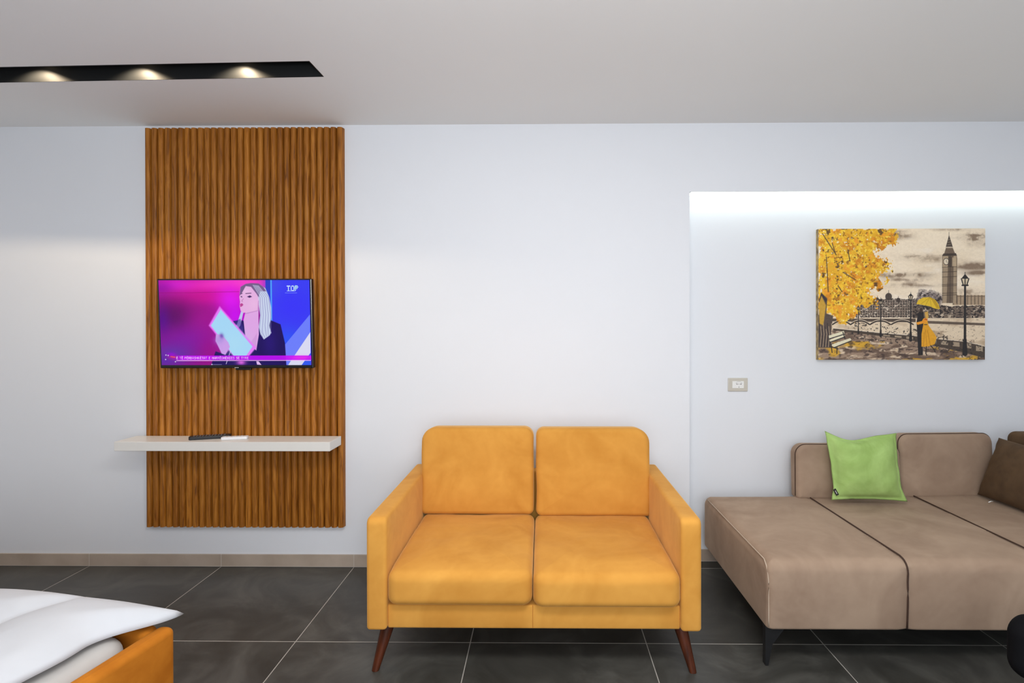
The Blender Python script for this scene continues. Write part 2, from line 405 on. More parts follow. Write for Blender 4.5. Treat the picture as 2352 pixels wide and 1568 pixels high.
def vnoise(h, w, fy, fx, seed, octs=4, pers=.55):
    rs = np.random.RandomState(seed); out = np.zeros((h,w)); amp = 1.; tot = 0
    for o in range(octs):
        ny,nx = max(2,int(fy*2**o)+2), max(2,int(fx*2**o)+2)
        g = rs.rand(ny,nx)
        y = np.linspace(0,ny-1.001,h); x = np.linspace(0,nx-1.001,w)
        y0 = y.astype(int); x0 = x.astype(int); ty = (y-y0)[:,None]; tx = (x-x0)[None,:]
        ty = ty*ty*(3-2*ty); tx = tx*tx*(3-2*tx)
        a = g[np.ix_(y0,x0)]; b = g[np.ix_(y0,x0+1)]; c = g[np.ix_(y0+1,x0)]; d = g[np.ix_(y0+1,x0+1)]
        out += amp*((a*(1-tx)+b*tx)*(1-ty)+(c*(1-tx)+d*tx)*ty); tot += amp; amp *= pers
    return out/tot
def canvas_mesh(name, cv, W, H, mat, parent):
    """grid in local XZ facing -Y, centred"""
    w,h = cv.w,cv.h
    xs = (np.linspace(-.5,.5,w)*W); zs = (np.linspace(.5,-.5,h)*H)
    co = np.zeros((h,w,3)); co[...,0] = xs[None,:]; co[...,2] = zs[:,None]
    idx = np.arange(w*h).reshape(h,w)
    q = np.stack([idx[1:,:-1],idx[1:,1:],idx[:-1,1:],idx[:-1,:-1]],-1).reshape(-1,4)
    me = bpy.data.meshes.new(name); me.vertices.add(w*h); me.vertices.foreach_set('co', co.ravel())
    me.loops.add(q.size); me.loops.foreach_set('vertex_index', q.ravel().astype(np.int32))
    me.polygons.add(len(q)); me.polygons.foreach_set('loop_start', np.arange(0,q.size,4,dtype=np.int32))
    me.update(calc_edges=True)
    at = me.color_attributes.new('Col','FLOAT_COLOR','POINT')
    rgba = np.ones((h*w,4)); rgba[:,:3] = toLin(np.clip(cv.a,0,255)).reshape(-1,3)
    at.data.foreach_set('color', rgba.ravel().astype(np.float32))
    return link(name, me, mat, parent)

# ---- the picture (canvas units taken over the painting's own face)
def P_(x,y): return ((x-100)/1695.,(y-112)/1352.)
def PL(*pts): return [P_(*p) for p in pts]
cv = Canvas(640,512,(238,220,194))
h_,w_ = 512,640
n1 = vnoise(h_,w_,6,3,1,5); n2 = vnoise(h_,w_,14,5,2,5); n3 = vnoise(h_,w_,60,60,3,3,.7); n4 = vnoise(h_,w_,24,30,4,4,.65); n5 = vnoise(h_,w_,110,100,5,2)
X,Y = cv.X,cv.Y
cv.blend(np.clip((n1-.45)*4,0,1)*.5, (218,196,164)); cv.blend(np.clip((n2-.55)*5,0,1)*.5,(242,230,214))
def gz(cx,cy,rx,ry): x,y = P_(cx,cy); return np.exp(-(((X-x)/(rx/1695.))**2+((Y-y)/(ry/1352.))**2))
for cx,cy,rx,ry,s in [(960,590,200,25,1.1),(1000,640,160,20,.7),(1120,400,200,22,.6),(1690,200,150,45,1.1),(1740,265,110,30,.8),(900,170,140,40,.9),(1690,500,170,32,1.2),(1730,570,120,24,.8),(1050,690,240,25,.5),(1500,125,200,16,.6),(1620,770,180,30,.6),(1200,430,240,26,.5)]:
    cv.blend(np.clip(gz(cx,cy,rx,ry)*s*(.25+1.5*np.clip((n2-.38)*4+(n4-.5)*1.5,0,1)),0,.9), (126,104,84))
# far skyline, left
mask = (Y>P_(0,835+0)[1]-.0+.03*(n4-.5))&(Y<P_(0,1030)[1])&(X>P_(480,0)[0])&(X<P_(1120,0)[0])
sky = mask*1.; cv.blend(sky*.9,(120,104,92))
cols = (np.sin(X*420)+np.sin(Y*330)*.8+ (n5-.5)*5)
cv.blend(sky*np.clip(cols*.8+.3,0,1)*.9,(40,34,32)); cv.blend(sky*np.clip((n5-.62)*9,0,1),(206,190,170))
for cx,cy,r in [(815,812,34),(735,860,20),(915,850,22),(700,835,14)]:
    x,y = P_(cx,cy); cv.ell(x,y,r/1695.,r*1.1/1352.,(66,56,50),.95); cv.line(PL((cx,cy-r*1.9),(cx,cy)),1.4,(50,42,40))
# middle trees
tm = np.clip((gz(1190,860,130,130)+gz(1290,850,90,90))*2.2-1+1.6*(n4-.5),0,1)*(Y<P_(0,1000)[1])
cv.blend(tm,(132,118,112)); cv.blend(tm*np.clip((n5-.5)*8,0,1),(48,40,42)); cv.blend(tm*np.clip((n3-.58)*9,0,1),(206,192,180))
# parliament row
cv.poly(PL((1465,798),(1800,798),(1800,900),(1465,900)),(150,126,100),op=.8)
for x in range(1475,1800,36):
    cv.line(PL((x,800),(x,895)),2.2,(58,46,38),.85); cv.line(PL((x+5,812),(x+28,812)),1.6,(60,48,40),.8)
# right hedge
hm = (Y>P_(0,905)[1]+.025*(n4-.5))&(Y<P_(0,1035)[1])&(X>P_(1060,0)[0]); hm = hm*1.
cv.blend(hm*.9,(104,88,76)); cv.blend(hm*np.clip((n5-.45)*7,0,1),(38,32,32)); cv.blend(hm*np.clip((n3-.6)*9,0,1),(190,172,150))
# clock tower
cv.poly(PL((1362,390),(1500,385),(1512,420),(1505,880),(1362,880)),(172,150,122))
cv.poly(PL((1420,385),(1475,385),(1470,880),(1405,880)),(92,76,62),op=.75)
cv.poly(PL((1378,375),(1400,300),(1462,300),(1492,375)),(110,92,76)); cv.poly(PL((1428,178),(1396,300),(1466,300)),(74,62,54))
cv.poly(PL((1396,300),(1466,300),(1470,312),(1392,312)),(196,178,154)); cv.poly(PL((1370,370),(1500,366),(1505,392),(1362,395)),(66,54,46))
for yy in (230,255,280): cv.line(PL((1412,yy),(1445,yy-6)),1.2,(196,178,154),.8)
cv.line(PL((1428,150),(1428,200)),1.3,(60,50,44))
for yy in (512,560,612,690,705,780,800): cv.line(PL((1360,yy),(1508,yy-6)),2.,(54,44,38),.85)
for xx in range(1372,1510,15):
    cv.line(PL((xx,520),(xx,875)),1.1,(60,48,40),.7)
cv.ell(*P_(1400,452),30/1695.,36/1352.,(60,50,44)); cv.ell(*P_(1400,452),25/1695.,30/1352.,(222,206,180)); cv.line(PL((1400,452),(1400,430)),1.2,(50,40,36)); cv.line(PL((1400,452),(1412,462)),1.2,(50,40,36))
cv.poly(PL((1425,400),(1455,400),(1455,505),(1415,505)),(70,58,48),op=.85); cv.poly(PL((1462,410),(1505,410),(1505,500),(1462,500)),(180,158,128),op=.9)
for x in (1362,1440,1506): cv.line(PL((x,380),(x,880)),1.5,(52,42,36),.85)
# far bank, river
cv.poly(PL((100,1030),(1800,1045),(1800,1400),(100,1400)),(222,202,174))
rm = (Y>P_(0,1035)[1])&(Y<P_(0,1400)[1]); cv.blend(rm*np.clip((n2-.5)*5,0,1)*.7,(166,140,112)); cv.blend(rm*np.clip((n3-.66)*7,0,1)*.5,(120,98,80))
cv.poly(PL((1200,1062),(1800,1088),(1800,1112),(1200,1090)),(78,64,54),op=.85); cv.poly(PL((100,1040),(1090,1040),(1090,1076),(100,1066)),(70,58,50),op=.9)
# bridge arches
for x0,x1 in [(245,425),(430,620),(628,832),(845,1065)]:
    pts = [(x0+(x1-x0)*t, 1118-56*math.sin(PI*(.08+.84*t))**.8) for t in np.linspace(0,1,12)]
    cv.line([P_(a,b-9) for a,b in pts],4.,(214,196,172)); cv.line([P_(a,b) for a,b in pts],5.,(52,42,36))
# ground
gm = PL((100,1150),(250,1152),(500,1185),(740,1225),(1040,1262),(1300,1300),(1800,1440),(1800,1480),(100,1480))
cv.poly(gm,(152,128,108)); G = Y - np.interp(X,[p[0] for p in gm[:7]],[p[1] for p in gm[:7]]); gg = (G>0)*1.
n6 = vnoise(h_,w_,30,9,6,4,.6); n7 = vnoise(h_,w_,40,14,7,4,.65)
cv.blend(gg*np.clip((n6-.5)*8,0,1)*.8,(94,74,62)); cv.blend(gg*np.clip((n7-.56)*9,0,1),(206,184,158)); cv.blend(gg*np.clip((vnoise(h_,w_,16,10,8,4,.6)-.52)*7,0,1)*(Y>.86)*.95,(206,158,46))
cv.blend(gg*np.clip((vnoise(h_,w_,50,30,9,3,.6)-.6)*8,0,1)*.7,(60,46,42))
# embankment wall
top = [(250,1140),(500,1165),(740,1190),(1040,1215),(1300,1250),(1600,1280),(1800,1330)]; bot=[(1800,1450),(1600,1395),(1300,1325),(1040,1262),(740,1222),(500,1190),(250,1160)]
cv.poly(PL(*top,*bot),(74,62,52)); 
for x in range(760,1790,118):
    y = np.interp(x,[t[0] for t in top],[t[1] for t in top]); hh = 10+ (x-700)*.045
    cv.poly(PL((x,y+12),(x+70,y+20),(x+70,y+20+hh),(x,y+12+hh)),(184,164,138),op=.8)
cv.line(PL(*[(a,b-4) for a,b in top]),3.,(222,206,184)); cv.blend((G>-.09)*(G<.05)*np.clip((n5-.62)*8,0,1)*.8*(X>.2),(36,30,28))
# yellow tree
tree = [(97,100),(880,100),(915,190),(900,290),(840,300),(760,330),(640,330),(720,390),(800,430),(812,545),(740,560),(700,600),(780,650),(785,740),(700,720),(620,760),(660,840),(690,880),(560,920),(500,960),(510,1000),(440,1050),(330,1060),(240,1030),(215,960),(97,960)]
wob = ((n4-.5)*70,(vnoise(h_,w_,24,30,14,4,.65)-.5)*70)
tm = cv.poly(PL(*tree),(226,170,34),soft=3,wob=wob)
def dab(th, col, seed, f=46, k=9, op=1.): cv.blend(tm*np.clip((vnoise(h_,w_,f*.8,f,seed,3,.7)-th)*k,0,1)*op, col)
dab(.5,(240,192,44),20,22); dab(.55,(206,128,22),21,16,8,.9); dab(.60,(244,206,74),22,60); dab(.62,(150,96,22),23,50,10,.9); dab(.66,(84,58,30),24,34,11,.9); dab(.71,(240,226,196),25,60,14,.9); dab(.60,(232,150,36),26,30,8,.8)
for a,b in [((140,160),(280,380)),((240,260),(270,360)),((350,560),(480,640)),((300,700),(340,760)),((400,330),(420,440)),((180,400),(200,760))]:
    cv.line(PL(a,b),4.,(72,54,40),.75)
# trunk
cv.poly(PL((105,1000),(128,770),(190,830),(180,985),(250,1010),(225,1200),(235,1340),(97,1340),(97,1000)),(84,70,62),soft=3)
cv.poly(PL((104,890),(130,800),(178,900),(150,1110),(112,1090)),(206,160,52),soft=4,op=.9); cv.poly(PL((104,860),(128,768),(190,845),(176,870),(130,800),(110,870)),(50,44,52))
for i,x in enumerate(range(108,240,14)): cv.line(PL((x,1090+i%3*30),(x+8,1200),(x-4,1330)),3.,(168,146,120) if i%2 else (48,40,44),.8)
# bench
for q in [((205,1215),(360,1165),(366,1195),(212,1250)),((212,1258),(366,1202),(370,1222),(222,1280)),((225,1310),(425,1240),(438,1262),(262,1335))]: cv.poly(PL(*q),(222,214,184))
for a,b in [((205,1250),(370,1198)),((215,1285),(372,1228)),((230,1300),(240,1390)),((262,1338),(438,1268)),((290,1335),(290,1400)),((350,1180),(372,1250)),((225,1330),(300,1350))]: cv.line(PL(a,b),3.5,(38,34,36))
# lamp posts
def lamp(x, ytop, ybot, s):
    cv.line(PL((x,ytop+60*s),(x,ybot)),7*s,(38,34,34),1,11*s); cv.line(PL((x,ybot-140*s),(x,ybot)),13*s,(34,30,30),1,20*s)
    cv.poly(PL((x-40*s,ytop+55*s),(x,ytop+5*s),(x+40*s,ytop+55*s)),(36,32,32)); cv.poly(PL((x-38*s,ytop+55*s),(x+38*s,ytop+55*s),(x+20*s,ytop+118*s),(x-20*s,ytop+118*s)),(208,190,160))
    for d in (-38,0,38): cv.line(PL((x+d*s,ytop+55*s),(x+d*.5*s,ytop+118*s)),3*s+1,(36,32,32))
    cv.line(PL((x-28*s,ytop+122*s),(x+28*s,ytop+122*s)),6*s,(36,32,32)); cv.line(PL((x,ytop-12*s),(x,ytop+20*s)),2.5*s,(36,32,32))
lamp(507,905,1190,.35); lamp(735,838,1218,.45); lamp(1040,775,1262,.6); lamp(1592,575,1400,1.0)
# couple with umbrella
cv.poly(PL((1115,985),(1140,960),(1170,975),(1178,1060),(1160,1200),(1165,1415),(1118,1420),(1108,1200),(1100,1080)),(34,30,32)); cv.ell(*P_(1148,955),17/1695.,24/1352.,(60,42,34))
cv.poly(PL((1180,1030),(1205,1040),(1222,1110),(1285,1200),(1305,1235),(1285,1305),(1210,1330),(1150,1330),(1150,1200),(1165,1120)),(222,158,32)); cv.poly(PL((1168,1040),(1205,1030),(1205,1080),(1110,1105),(1095,1080),(1155,1065)),(228,150,36))
cv.poly(PL((1182,975),(1215,965),(1222,1030),(1205,1050),(1188,1020)),(206,160,76)); cv.line(PL((1185,1045),(1208,1052)),4,(190,70,30)); cv.line(PL((1180,1102),(1205,1102)),3,(40,34,34))
for a in [((1180,1180),(1170,1325)),((1210,1160),(1240,1315)),((1190,1150),(1205,1320))]: cv.line(PL(*a),2.5,(190,124,22),.8)
cv.line(PL((1200,1330),(1195,1400),(1205,1418)),4,(46,38,36)); cv.line(PL((1245,1320),(1280,1360),(1290,1385)),4,(46,38,36))
cv.poly(PL((1098,890),(1115,850),(1165,822),(1235,818),(1290,845),(1322,890),(1338,940),(1290,940),(1240,915),(1190,905),(1140,895)),(222,184,44)); cv.poly(PL((1235,822),(1290,848),(1335,938),(1300,930),(1262,860)),(190,150,28))
for a,b in [((1235,818),(1190,905)),((1235,818),(1250,918)),((1235,818),(1140,895))]: cv.line(PL(a,b),1.6,(170,132,26),.8)
cv.line(PL((1110,905),(1200,915),(1300,945)),4,(40,34,34),.8)
cv.a = cv.a*1.06 + (n5-.5)[...,None]*14
q = NT('painted_canvas'); at = q.n('ShaderNodeAttribute'); at.attribute_name = 'Col'; q.l(at.outputs['Color'], q.b.inputs['Base Color']); q.b.inputs['Roughness'].default_value = .55
pxl, pxr, pzt, pzb = PIC = (1.672, 2.672, 2.028, 1.236)
pc = thing('picture', 'canvas picture of a yellow autumn tree, clock tower and couple with umbrella', 'picture', ((pxl+pxr)/2, NY-.0325, (pzt+pzb)/2))
Wp,Hp = pxr-pxl, pzt-pzb
q2 = NT('canvas_edge'); tc = q2.n('ShaderNodeTexCoord'); a_ = q2.n('ShaderNodeTexNoise', Scale=30., Detail=4.); q2.l(tc.outputs['Object'], a_.inputs['Vector'])
q2.l(ramp(q2, a_.outputs['Fac'], [(.35,srgb(110,92,60)),(.65,srgb(196,168,110))]), q2.b.inputs['Base Color'])
obj('stretched_canvas', box(-Wp/2,Wp/2,.0006,.031,-Hp/2,Hp/2,bevel=.0015), q2.m, pc)
canvas_mesh('painting', cv, Wp-.001, Hp-.001, q.m, pc)

# ------------------------------------------------------------------ wall socket
so = thing('wall_socket', 'beige framed white power socket on the niche wall', 'socket', (1.196, NY-.0005, 1.083))
bm = box(-.060,.060,-.009,0,-.041,.041,bevel=.004,seg=3); obj('cover_plate', bm, M_plate, so)
ins = obj('socket_insert', box(-.035,.035,-.0115,-.009,-.0215,.0215,bevel=.001), M_socket, so)
bm = bmesh.new()
for x,z,r in ((-.006-.001,.004,.0028),(.0165,.004,.0030),(.005,.004,.0018),(.005,-.014,.0022)):
    tube(bm, [(x,-.0116,z),(x,-.0122,z)], r, 12)
obj('socket_hole', bm, M_hole, ins)
bm = bmesh.new(); tube(bm, [(.005+.020*math.cos(a),-.0120,.0+.020*math.sin(a)) for a in [math.radians(d) for d in range(20,165,12)]], .0008, 6)
obj('socket_rim', bm, plain('rim_grey', srgb(160,160,158), .5), ins)

# ------------------------------------------------------------------ television
tv = thing('television', 'flat television with bright pink and blue broadcast, mounted on the slatted panel', 'television', (-1.784, 3.245, 1.458))
tv.rotation_euler = (math.radians(3.0), 0, math.radians(.3))
TW,TH = .897,.520
obj('casing', box(-TW/2,TW/2,0,.035,-TH/2,TH/2,bevel=.004), M_tvblack, tv)
obj('mount', box(-.16,.16,.035,.052,-.11,.13,bevel=.003), M_blackmetal, tv)
def S_(x,y):
    u = (x-178-(y-150)*.030)/(1990); v = (y-150)/1147.; return (u,v)
def SL(*p): return [S_(*q) for q in p]
sc = Canvas(720,412,(150,0,130)); X,Y = sc.X,sc.Y
def blob(cx,cy,rx,ry,col,op=1.):
    x,y = S_(cx,cy); sc.blend(np.exp(-(((X-x)/(rx/1990.))**2+((Y-y)/(ry/1147.))**2))*op, col)
blob(1000,230,900,140,(240,40,190)); blob(1300,200,420,120,(255,70,200)); blob(400,220,240,90,(226,30,226),.7); blob(200,260,180,90,(150,0,170),.8)
blob(900,380,500,110,(214,0,150)); blob(1130,420,200,220,(232,20,240)); blob(1180,640,160,200,(210,0,250),.95); blob(380,660,280,230,(92,0,94)); blob(230,700,100,220,(80,0,140),.8)
blob(800,750,260,300,(172,8,150),.7); blob(520,950,400,220,(130,20,170),.7); blob(350,1150,330,160,(100,50,170),.9); blob(240,1240,200,90,(90,40,170),.8); blob(880,1080,150,160,(160,0,140),.6)
sc.line(SL((178,318),(620,318),(1240,304)),2.,(150,0,110),.8)
sc.poly(SL((1590,140),(2200,140),(2200,1300),(1590,1300)),(60,64,246)); blob(1700,250,120,200,(66,80,236),.8); blob(1950,500,300,260,(58,52,252),.9); blob(1880,960,160,160,(46,90,250),.8)
sc.poly(SL((1590,150),(1650,150),(1655,700),(1600,700)),(46,62,200)); sc.line(SL((1664,150),(1672,700)),7.,(80,170,255),.9)
sc.poly(SL((2180,610),(1850,1020),(1860,1300),(1900,1300),(2180,860)),(110,128,255)); sc.poly(SL((2185,850),(1890,1300),(2080,1300),(2190,1150)),(222,222,246)); sc.poly(SL((2190,1130),(2070,1300),(2195,1300)),(50,90,240))
# seated woman: jacket, neck, face, hair
sc.poly(SL((1160,700),(1290,690),(1500,800),(1660,690),(1790,745),(1850,1000),(1870,1300),(870,1300),(930,1110),(1060,1150),(1240,950),(1190,760)),(30,12,92),soft=3)
blob(1650,1000,90,200,(44,20,130),.6)
sc.poly(SL((1300,690),(1330,560),(1500,540),(1500,720),(1505,880),(1470,1100),(1330,960),(1312,800)),(226,168,232),soft=3)
sc.poly(SL((1390,1000),(1480,860),(1470,1080)),(206,146,216),soft=4,op=.6)
sc.poly(SL((1270,560),(1300,580),(1260,760),(1200,840),(1180,800),(1215,740)),(196,200,240),soft=3); sc.poly(SL((1180,700),(1260,670),(1300,790),(1290,880),(1230,800)),(60,40,140),soft=4,op=.6)
sc.poly(SL((1500,200),(1590,260),(1640,380),(1665,520),(1668,660),(1640,760),(1670,860),(1640,900),(1570,950),(1525,880),(1500,780),(1520,620),(1490,400),(1400,260)),(196,206,236),soft=3)
sc.poly(SL((1262,240),(1330,205),(1420,200),(1480,300),(1500,420),(1500,560),(1400,576),(1300,590),(1262,560),(1250,500),(1255,440),(1246,380)),(232,178,228),soft=2.5)
blob(1440,470,70,90,(240,190,232),.6); blob(1330,300,50,40,(240,196,236),.6)
sc.poly(SL((1262,240),(1330,200),(1400,190),(1500,195),(1560,240),(1600,300),(1520,300),(1500,380),(1470,330),(1400,240),(1330,230),(1275,330),(1250,360)),(120,92,140),soft=3)
for k in range(9):
    t = k/8.; sc.line(SL((1420+80*t,215+10*t),(1520+110*t,380),(1530+130*t,620),(1510+150*t,800+60*math.sin(k)),(1560+90*t,930-40*t)),2.4,(222,236,250) if k%2 else (150,150,196),.75)
sc.line(SL((1330,330),(1400,325)),3.5,(96,60,110)); sc.line(SL((1262,335),(1285,330)),3,(96,60,110)); sc.poly(SL((1345,372),(1385,355),(1415,372),(1380,388)),(70,40,100)); sc.poly(SL((1258,372),(1280,362),(1284,385)),(70,40,100))
sc.line(SL((1300,400),(1275,430),(1290,438)),2.5,(180,110,170),.8); sc.poly(SL((1255,470),(1280,458),(1300,480),(1284,500),(1258,512)),(190,70,150)); sc.line(SL((1500,430),(1490,560),(1330,600)),5,(180,120,190),.45)
# papers and hand
sc.poly(SL((985,500),(1020,540),(1470,1060),(1370,1180),(1170,1180),(840,760)),(236,120,250),soft=7)
sc.poly(SL((1000,545),(1420,1045),(1330,1180),(1180,1180),(868,760)),(168,218,250),soft=3); blob(1180,1000,160,160,(176,224,246),.6)
sc.poly(SL((935,880),(1010,880),(1100,990),(1120,1050),(1060,1160),(1010,1140),(930,970)),(206,160,236),soft=4); blob(1010,905,26,36,(96,70,170),.9); blob(980,960,60,50,(180,150,226),.8)
sc.line(SL((1130,1100),(1070,1280)),3,(210,200,240),.9); sc.line(SL((1010,1290),(880,1290)),2,(200,200,240),.6)
# ticker bar
yb0,yb1 = S_(0,1166)[1],S_(0,1228)[1]; xb = S_(400,1200)[0]
sc.blend(((Y>yb0)&(Y<yb1)&(X>xb-.03))*np.clip((X-xb+.03)*14,0,1)*.92,(196,0,250)); blob(2060,1196,160,26,(240,50,236),.8)
sc.line(SL((410,1236),(2190,1234)),3.,(250,200,250)); blob(355,1185,60,34,(190,20,160),.9); sc.line(SL((335,1180),(390,1190)),4,(255,110,60)); blob(345,1150,60,26,(150,0,220),.8)
blob(1270,1262,60,34,(236,110,236),.9); sc.poly(SL((1470,1245),(1500,1245),(1540,1295),(1480,1290)),(226,190,240))
for p in ((270,1160),(265,1220),(395,1250),(880,1288),(300,1165)): sc.ell(*S_(*p),3/720.,3/412.,(220,210,240))
FONT = {'E':"11111 10000 11110 10000 10000 11111",'T':"11111 00100 00100 00100 00100 00100",'P':"11110 10001 11110 10000 10000 10000",'R':"11110 10001 11110 10100 10010 10001",'B':"11110 10001 11110 10001 10001 11110",'A':"01110 10001 10001 11111 10001 10001",'S':"01111 10000 01110 00001 00001 11110",'H':"10001 10001 11111 10001 10001 10001",'K':"10010 10100 11000 10100 10010 10001",'M':"10001 11011 10101 10001 10001 10001",'D':"11110 10001 10001 10001 10001 11110",'N':"10001 11001 10101 10011 10001 10001",'I':"11111 00100 00100 00100 00100 11111",'Y':"10001 01010 00100 00100 00100 00100",'O':"01110 10001 10001 10001 10001 01110"}
def text(s, x, y, cw, chh, col):
    for c in s:
        if c == ' ': x += cw*4; continue
        e = c == 'Ë'; g = FONT['E' if e else c].split()
        for r,row in enumerate(g):
            for k,b in enumerate(row):
                if b == '1': sc.blend(((X>=x+k*cw)&(X<x+(k+1)*cw*1.02)&(Y>=y+r*chh)&(Y<y+(r+1)*chh))*.95, col)
        if e:
            for k in (1,3): sc.blend(((X>=x+k*cw)&(X<x+(k+1)*cw)&(Y>=y-chh*1.6)&(Y<y-chh*.6))*.95, col)
        x += cw*6
    return x
text('Ë TË PËRBASHKËTAT E MARRËDHËNIES SË TYRE', *S_(408,1184), .00212,.0050, (250,190,255))
# channel mark
x,y = S_(1870,225); text('TOP', x, y, .0045,.0105,(210,240,255)); sc.line(SL((1850,322),(2005,322)),1.8,(150,180,255),.8); sc.line(SL((1875,296),(1975,296)),3.,(200,236,255),.8); sc.ell(*S_(1990,250),.012,.028,(170,230,236),.5)
q = NT('screen_picture'); at = q.n('ShaderNodeAttribute'); at.attribute_name = 'Col'; q.b.inputs['Base Color'].default_value = (.004,.004,.005,1); q.b.inputs['Roughness'].default_value = .2; q.b.inputs['Specular IOR Level'].default_value = .15
q.l(at.outputs['Color'], q.b.inputs['Emission Color']); q.b.inputs['Emission Strength'].default_value = .95
SWd,SHt = TW-.020, TH-.026
s_ = canvas_mesh('screen', sc, SWd, SHt, q.m, tv); s_.location = (0,-.0012,.005)
bm = box(-.045,.045,.004,.022,-TH/2-.012,-TH/2+.001,bevel=.003); nb = obj('receiver', bm, M_tvblack, tv); nb.location = (.035,0,0)
obj('maker_mark', box(-.012,.012,-.0008,0,-TH/2+.002,-TH/2+.005), plain('silver_mark',(.6,.6,.62,1),.3), tv)

# ------------------------------------------------------------------ ochre two-seat sofa
LX,RX,FY,BY = -.727,.653,2.30,3.235; CX_ = (LX+RX)/2; AT = .085; AH = .650; BZ = .186
sf = thing('loveseat', 'ochre velvet two-seat sofa with two back cushions and tapered wooden legs', 'sofa', (CX_, (FY+BY)/2, 0))
def loc(bm): return xf(bm, Matrix.Translation((-CX_, -(FY+BY)/2, 0)))
hw = (RX-LX)/2
Rx90 = Matrix(((1,0,0,0),(0,0,-1,0),(0,1,0,0),(0,0,0,1)))            # XY outline -> XZ, thickness +Z -> -Y
def side(xa, xb):
    # arm: outline in (Y,Z) plane, thickness along X
    pts = [(FY,BZ),(BY,BZ),(BY,AH+.004),(FY+.012,AH-.004)]
    out = []
    o2 = rrect(BY-FY, AH-BZ, (.012,.02,.03,.012), 5); cy,cz = (FY+BY)/2,(AH+BZ)/2
    bm = slab([(a,b) for a,b in o2], xb-xa, .016, .016, .004, .004, rings=6, seg=4, d=.05)
    M = Matrix(((0,0,1,xa),(1,0,0,cy),(0,1,0,cz),(0,0,0,1)))
    return xf(bm, M)
obj('armrest', loc(side(LX,LX+AT)), M_ochre, sf, smooth=True)
obj('armrest', loc(side(RX-AT,RX)), M_ochre, sf, smooth=True)
obj('base_frame', loc(box(LX+AT-.002,RX-AT+.002,FY+.020,BY-.01,BZ,.284,bevel=.008,seg=3)), M_ochre, sf, autosmooth=.9)
bm = slab(rrect(RX-LX-2*AT+.002, AH-.30-.02, .02, 5), .10, .02, .02, rings=4, seg=4, d=.08)
xf(bm, Matrix.Translation((CX_, BY-.002, (AH-.02+.30)/2)) @ Rx90); obj('back_frame', loc(bm), M_ochre, sf, smooth=True)
def wr(seed, amp, s):
    return lambda p: amp*(nz(p, s, seed)+.5*nz(p, s*2.3, seed+3))
IX0, IX1 = LX+AT, RX-AT; mid = -.040
def seat(x0,x1,seed,fy,zoff=0):
    w_s = x1-x0-.003; dd = 3.02-fy
    f = wr(seed,.004,7)
    def fn(p):
        fr = (.5*dd - (-p.y))/dd  # front=-y
        z = p.z
        k = max(0,min(1,(-p.y-.30*dd)/(.2*dd)))
        z = z + (f(p) if p.z>.06 else 0) - .010*k*k*(1 if p.z>.05 else 0)
        return (p.x, p.y, z)
    bm = slab(rrect(w_s, dd, (.045,.03,.03,.045), 6), 0.148, .040, .034, .014, 0, rings=12, seg=7, fn=fn, d=.025)
    xf(bm, Matrix.Translation(((x0+x1)/2, fy+dd/2, .2885+zoff)))
    return loc(bm)
a = obj('seat_cushion', seat(IX0,mid,1,2.282,.003), M_ochre, sf, smooth=True)
b = obj('seat_cushion', seat(mid,IX1,2,2.276,-.001), M_ochre, sf, smooth=True)
def backc(x0,x1,seed,zb,zt,yb,rot,R):
    w_b = x1-x0; hb = zt-zb; f = wr(seed,.005,6)
    def fn(p):
        return (p.x+.006*nz((p.y,0,seed),5), p.y, p.z+(f(p) if p.z>.05 else 0))
    bm = slab(rrect(w_b, hb, R, 8), .150, .032, .03, .016, .004, rings=12, seg=7, fn=fn, d=.025)
    M = Matrix.Translation(((x0+x1)/2, yb, zb)) @ Matrix.Rotation(-rot,4,'X') @ Matrix.Translation((0,.150,hb/2)) @ Rx90
    return loc(xf(bm, M))
obj('back_cushion', backc(-.650,-.046,3,.440,.900,2.965,.09,(.03,.055,.075,.03)), M_ochre, sf, smooth=True)
obj('back_cushion', backc(-.034,.575,4,.434,.897,2.960,.09,(.02,.080,.045,.035)), M_ochre, sf, smooth=True)
for x,y,dx,dy in ((LX+.075,FY+.075,-.048,-.035),(RX-.075,FY+.075,.048,-.035),(LX+.075,BY-.08,-.045,.03),(RX-.075,BY-.08,.045,.03)):
    bm = bmesh.new(); tube(bm, [(x,y,BZ+.004),(x+dx,y+dy,0.001)], .031, 20, r2=.016)
    for v in bm.verts:
        if v.co.z < .02: v.co.z = .0008
        if v.co.z > .16: v.co.z = BZ+.003
    obj('leg', loc(bm), M_leg, sf, autosmooth=.7)
# seams on the front
M_seam = plain('ochre_seam', srgb(176,104,30), .9)
bm = bmesh.new(); tube(bm, [(mid,FY+.0202,BZ+.006),(mid,FY+.0202,.284)], .0011, 6)
obj('seam', loc(bm), M_seam, sf)

# ------------------------------------------------------------------ taupe corner sofa
cs = thing('corner_sofa', 'taupe velvet corner sofa bed with dark piping standing in the wall niche', 'sofa', (1.9,2.85,0))
def locc(bm): return xf(bm, Matrix.Translation((-1.9,-2.85,0)))
QX0,QX1,QF,QB,QT,QZ = .945, 2.80, 2.365, 3.30, .453, .162
f = wr(9,.004,3)
def fnseat(p):
    z = p.z; y = p.y
    X_ = p.x + (QX0+QX1)/2
    if p.z > .1:
        z += f(p)*.8
        for sx in (1.530,2.130): z -= .006*math.exp(-((X_-sx)/.012)**2)
        z += .012*max(0,min(1,(X_-1.1)/1.2))*max(0,min(1,(p.y+.45)/.9))
    k = (p.y+ (QB-QF)/2)
    if k < .1: y += (.010*math.exp(-((X_-1.530)/.02)**2) if p.z<.26 else 0) - .008*math.sin(PI*min(1,max(0,p.z/.29)))
    return (p.x, y, z)
bm = slab(rrect(QX1-QX0, QB-QF, (.03,.02,.03,.028), 6), QT-QZ, .050, .012, .004, 0, rings=26, seg=9, fn=fnseat, d=.02)
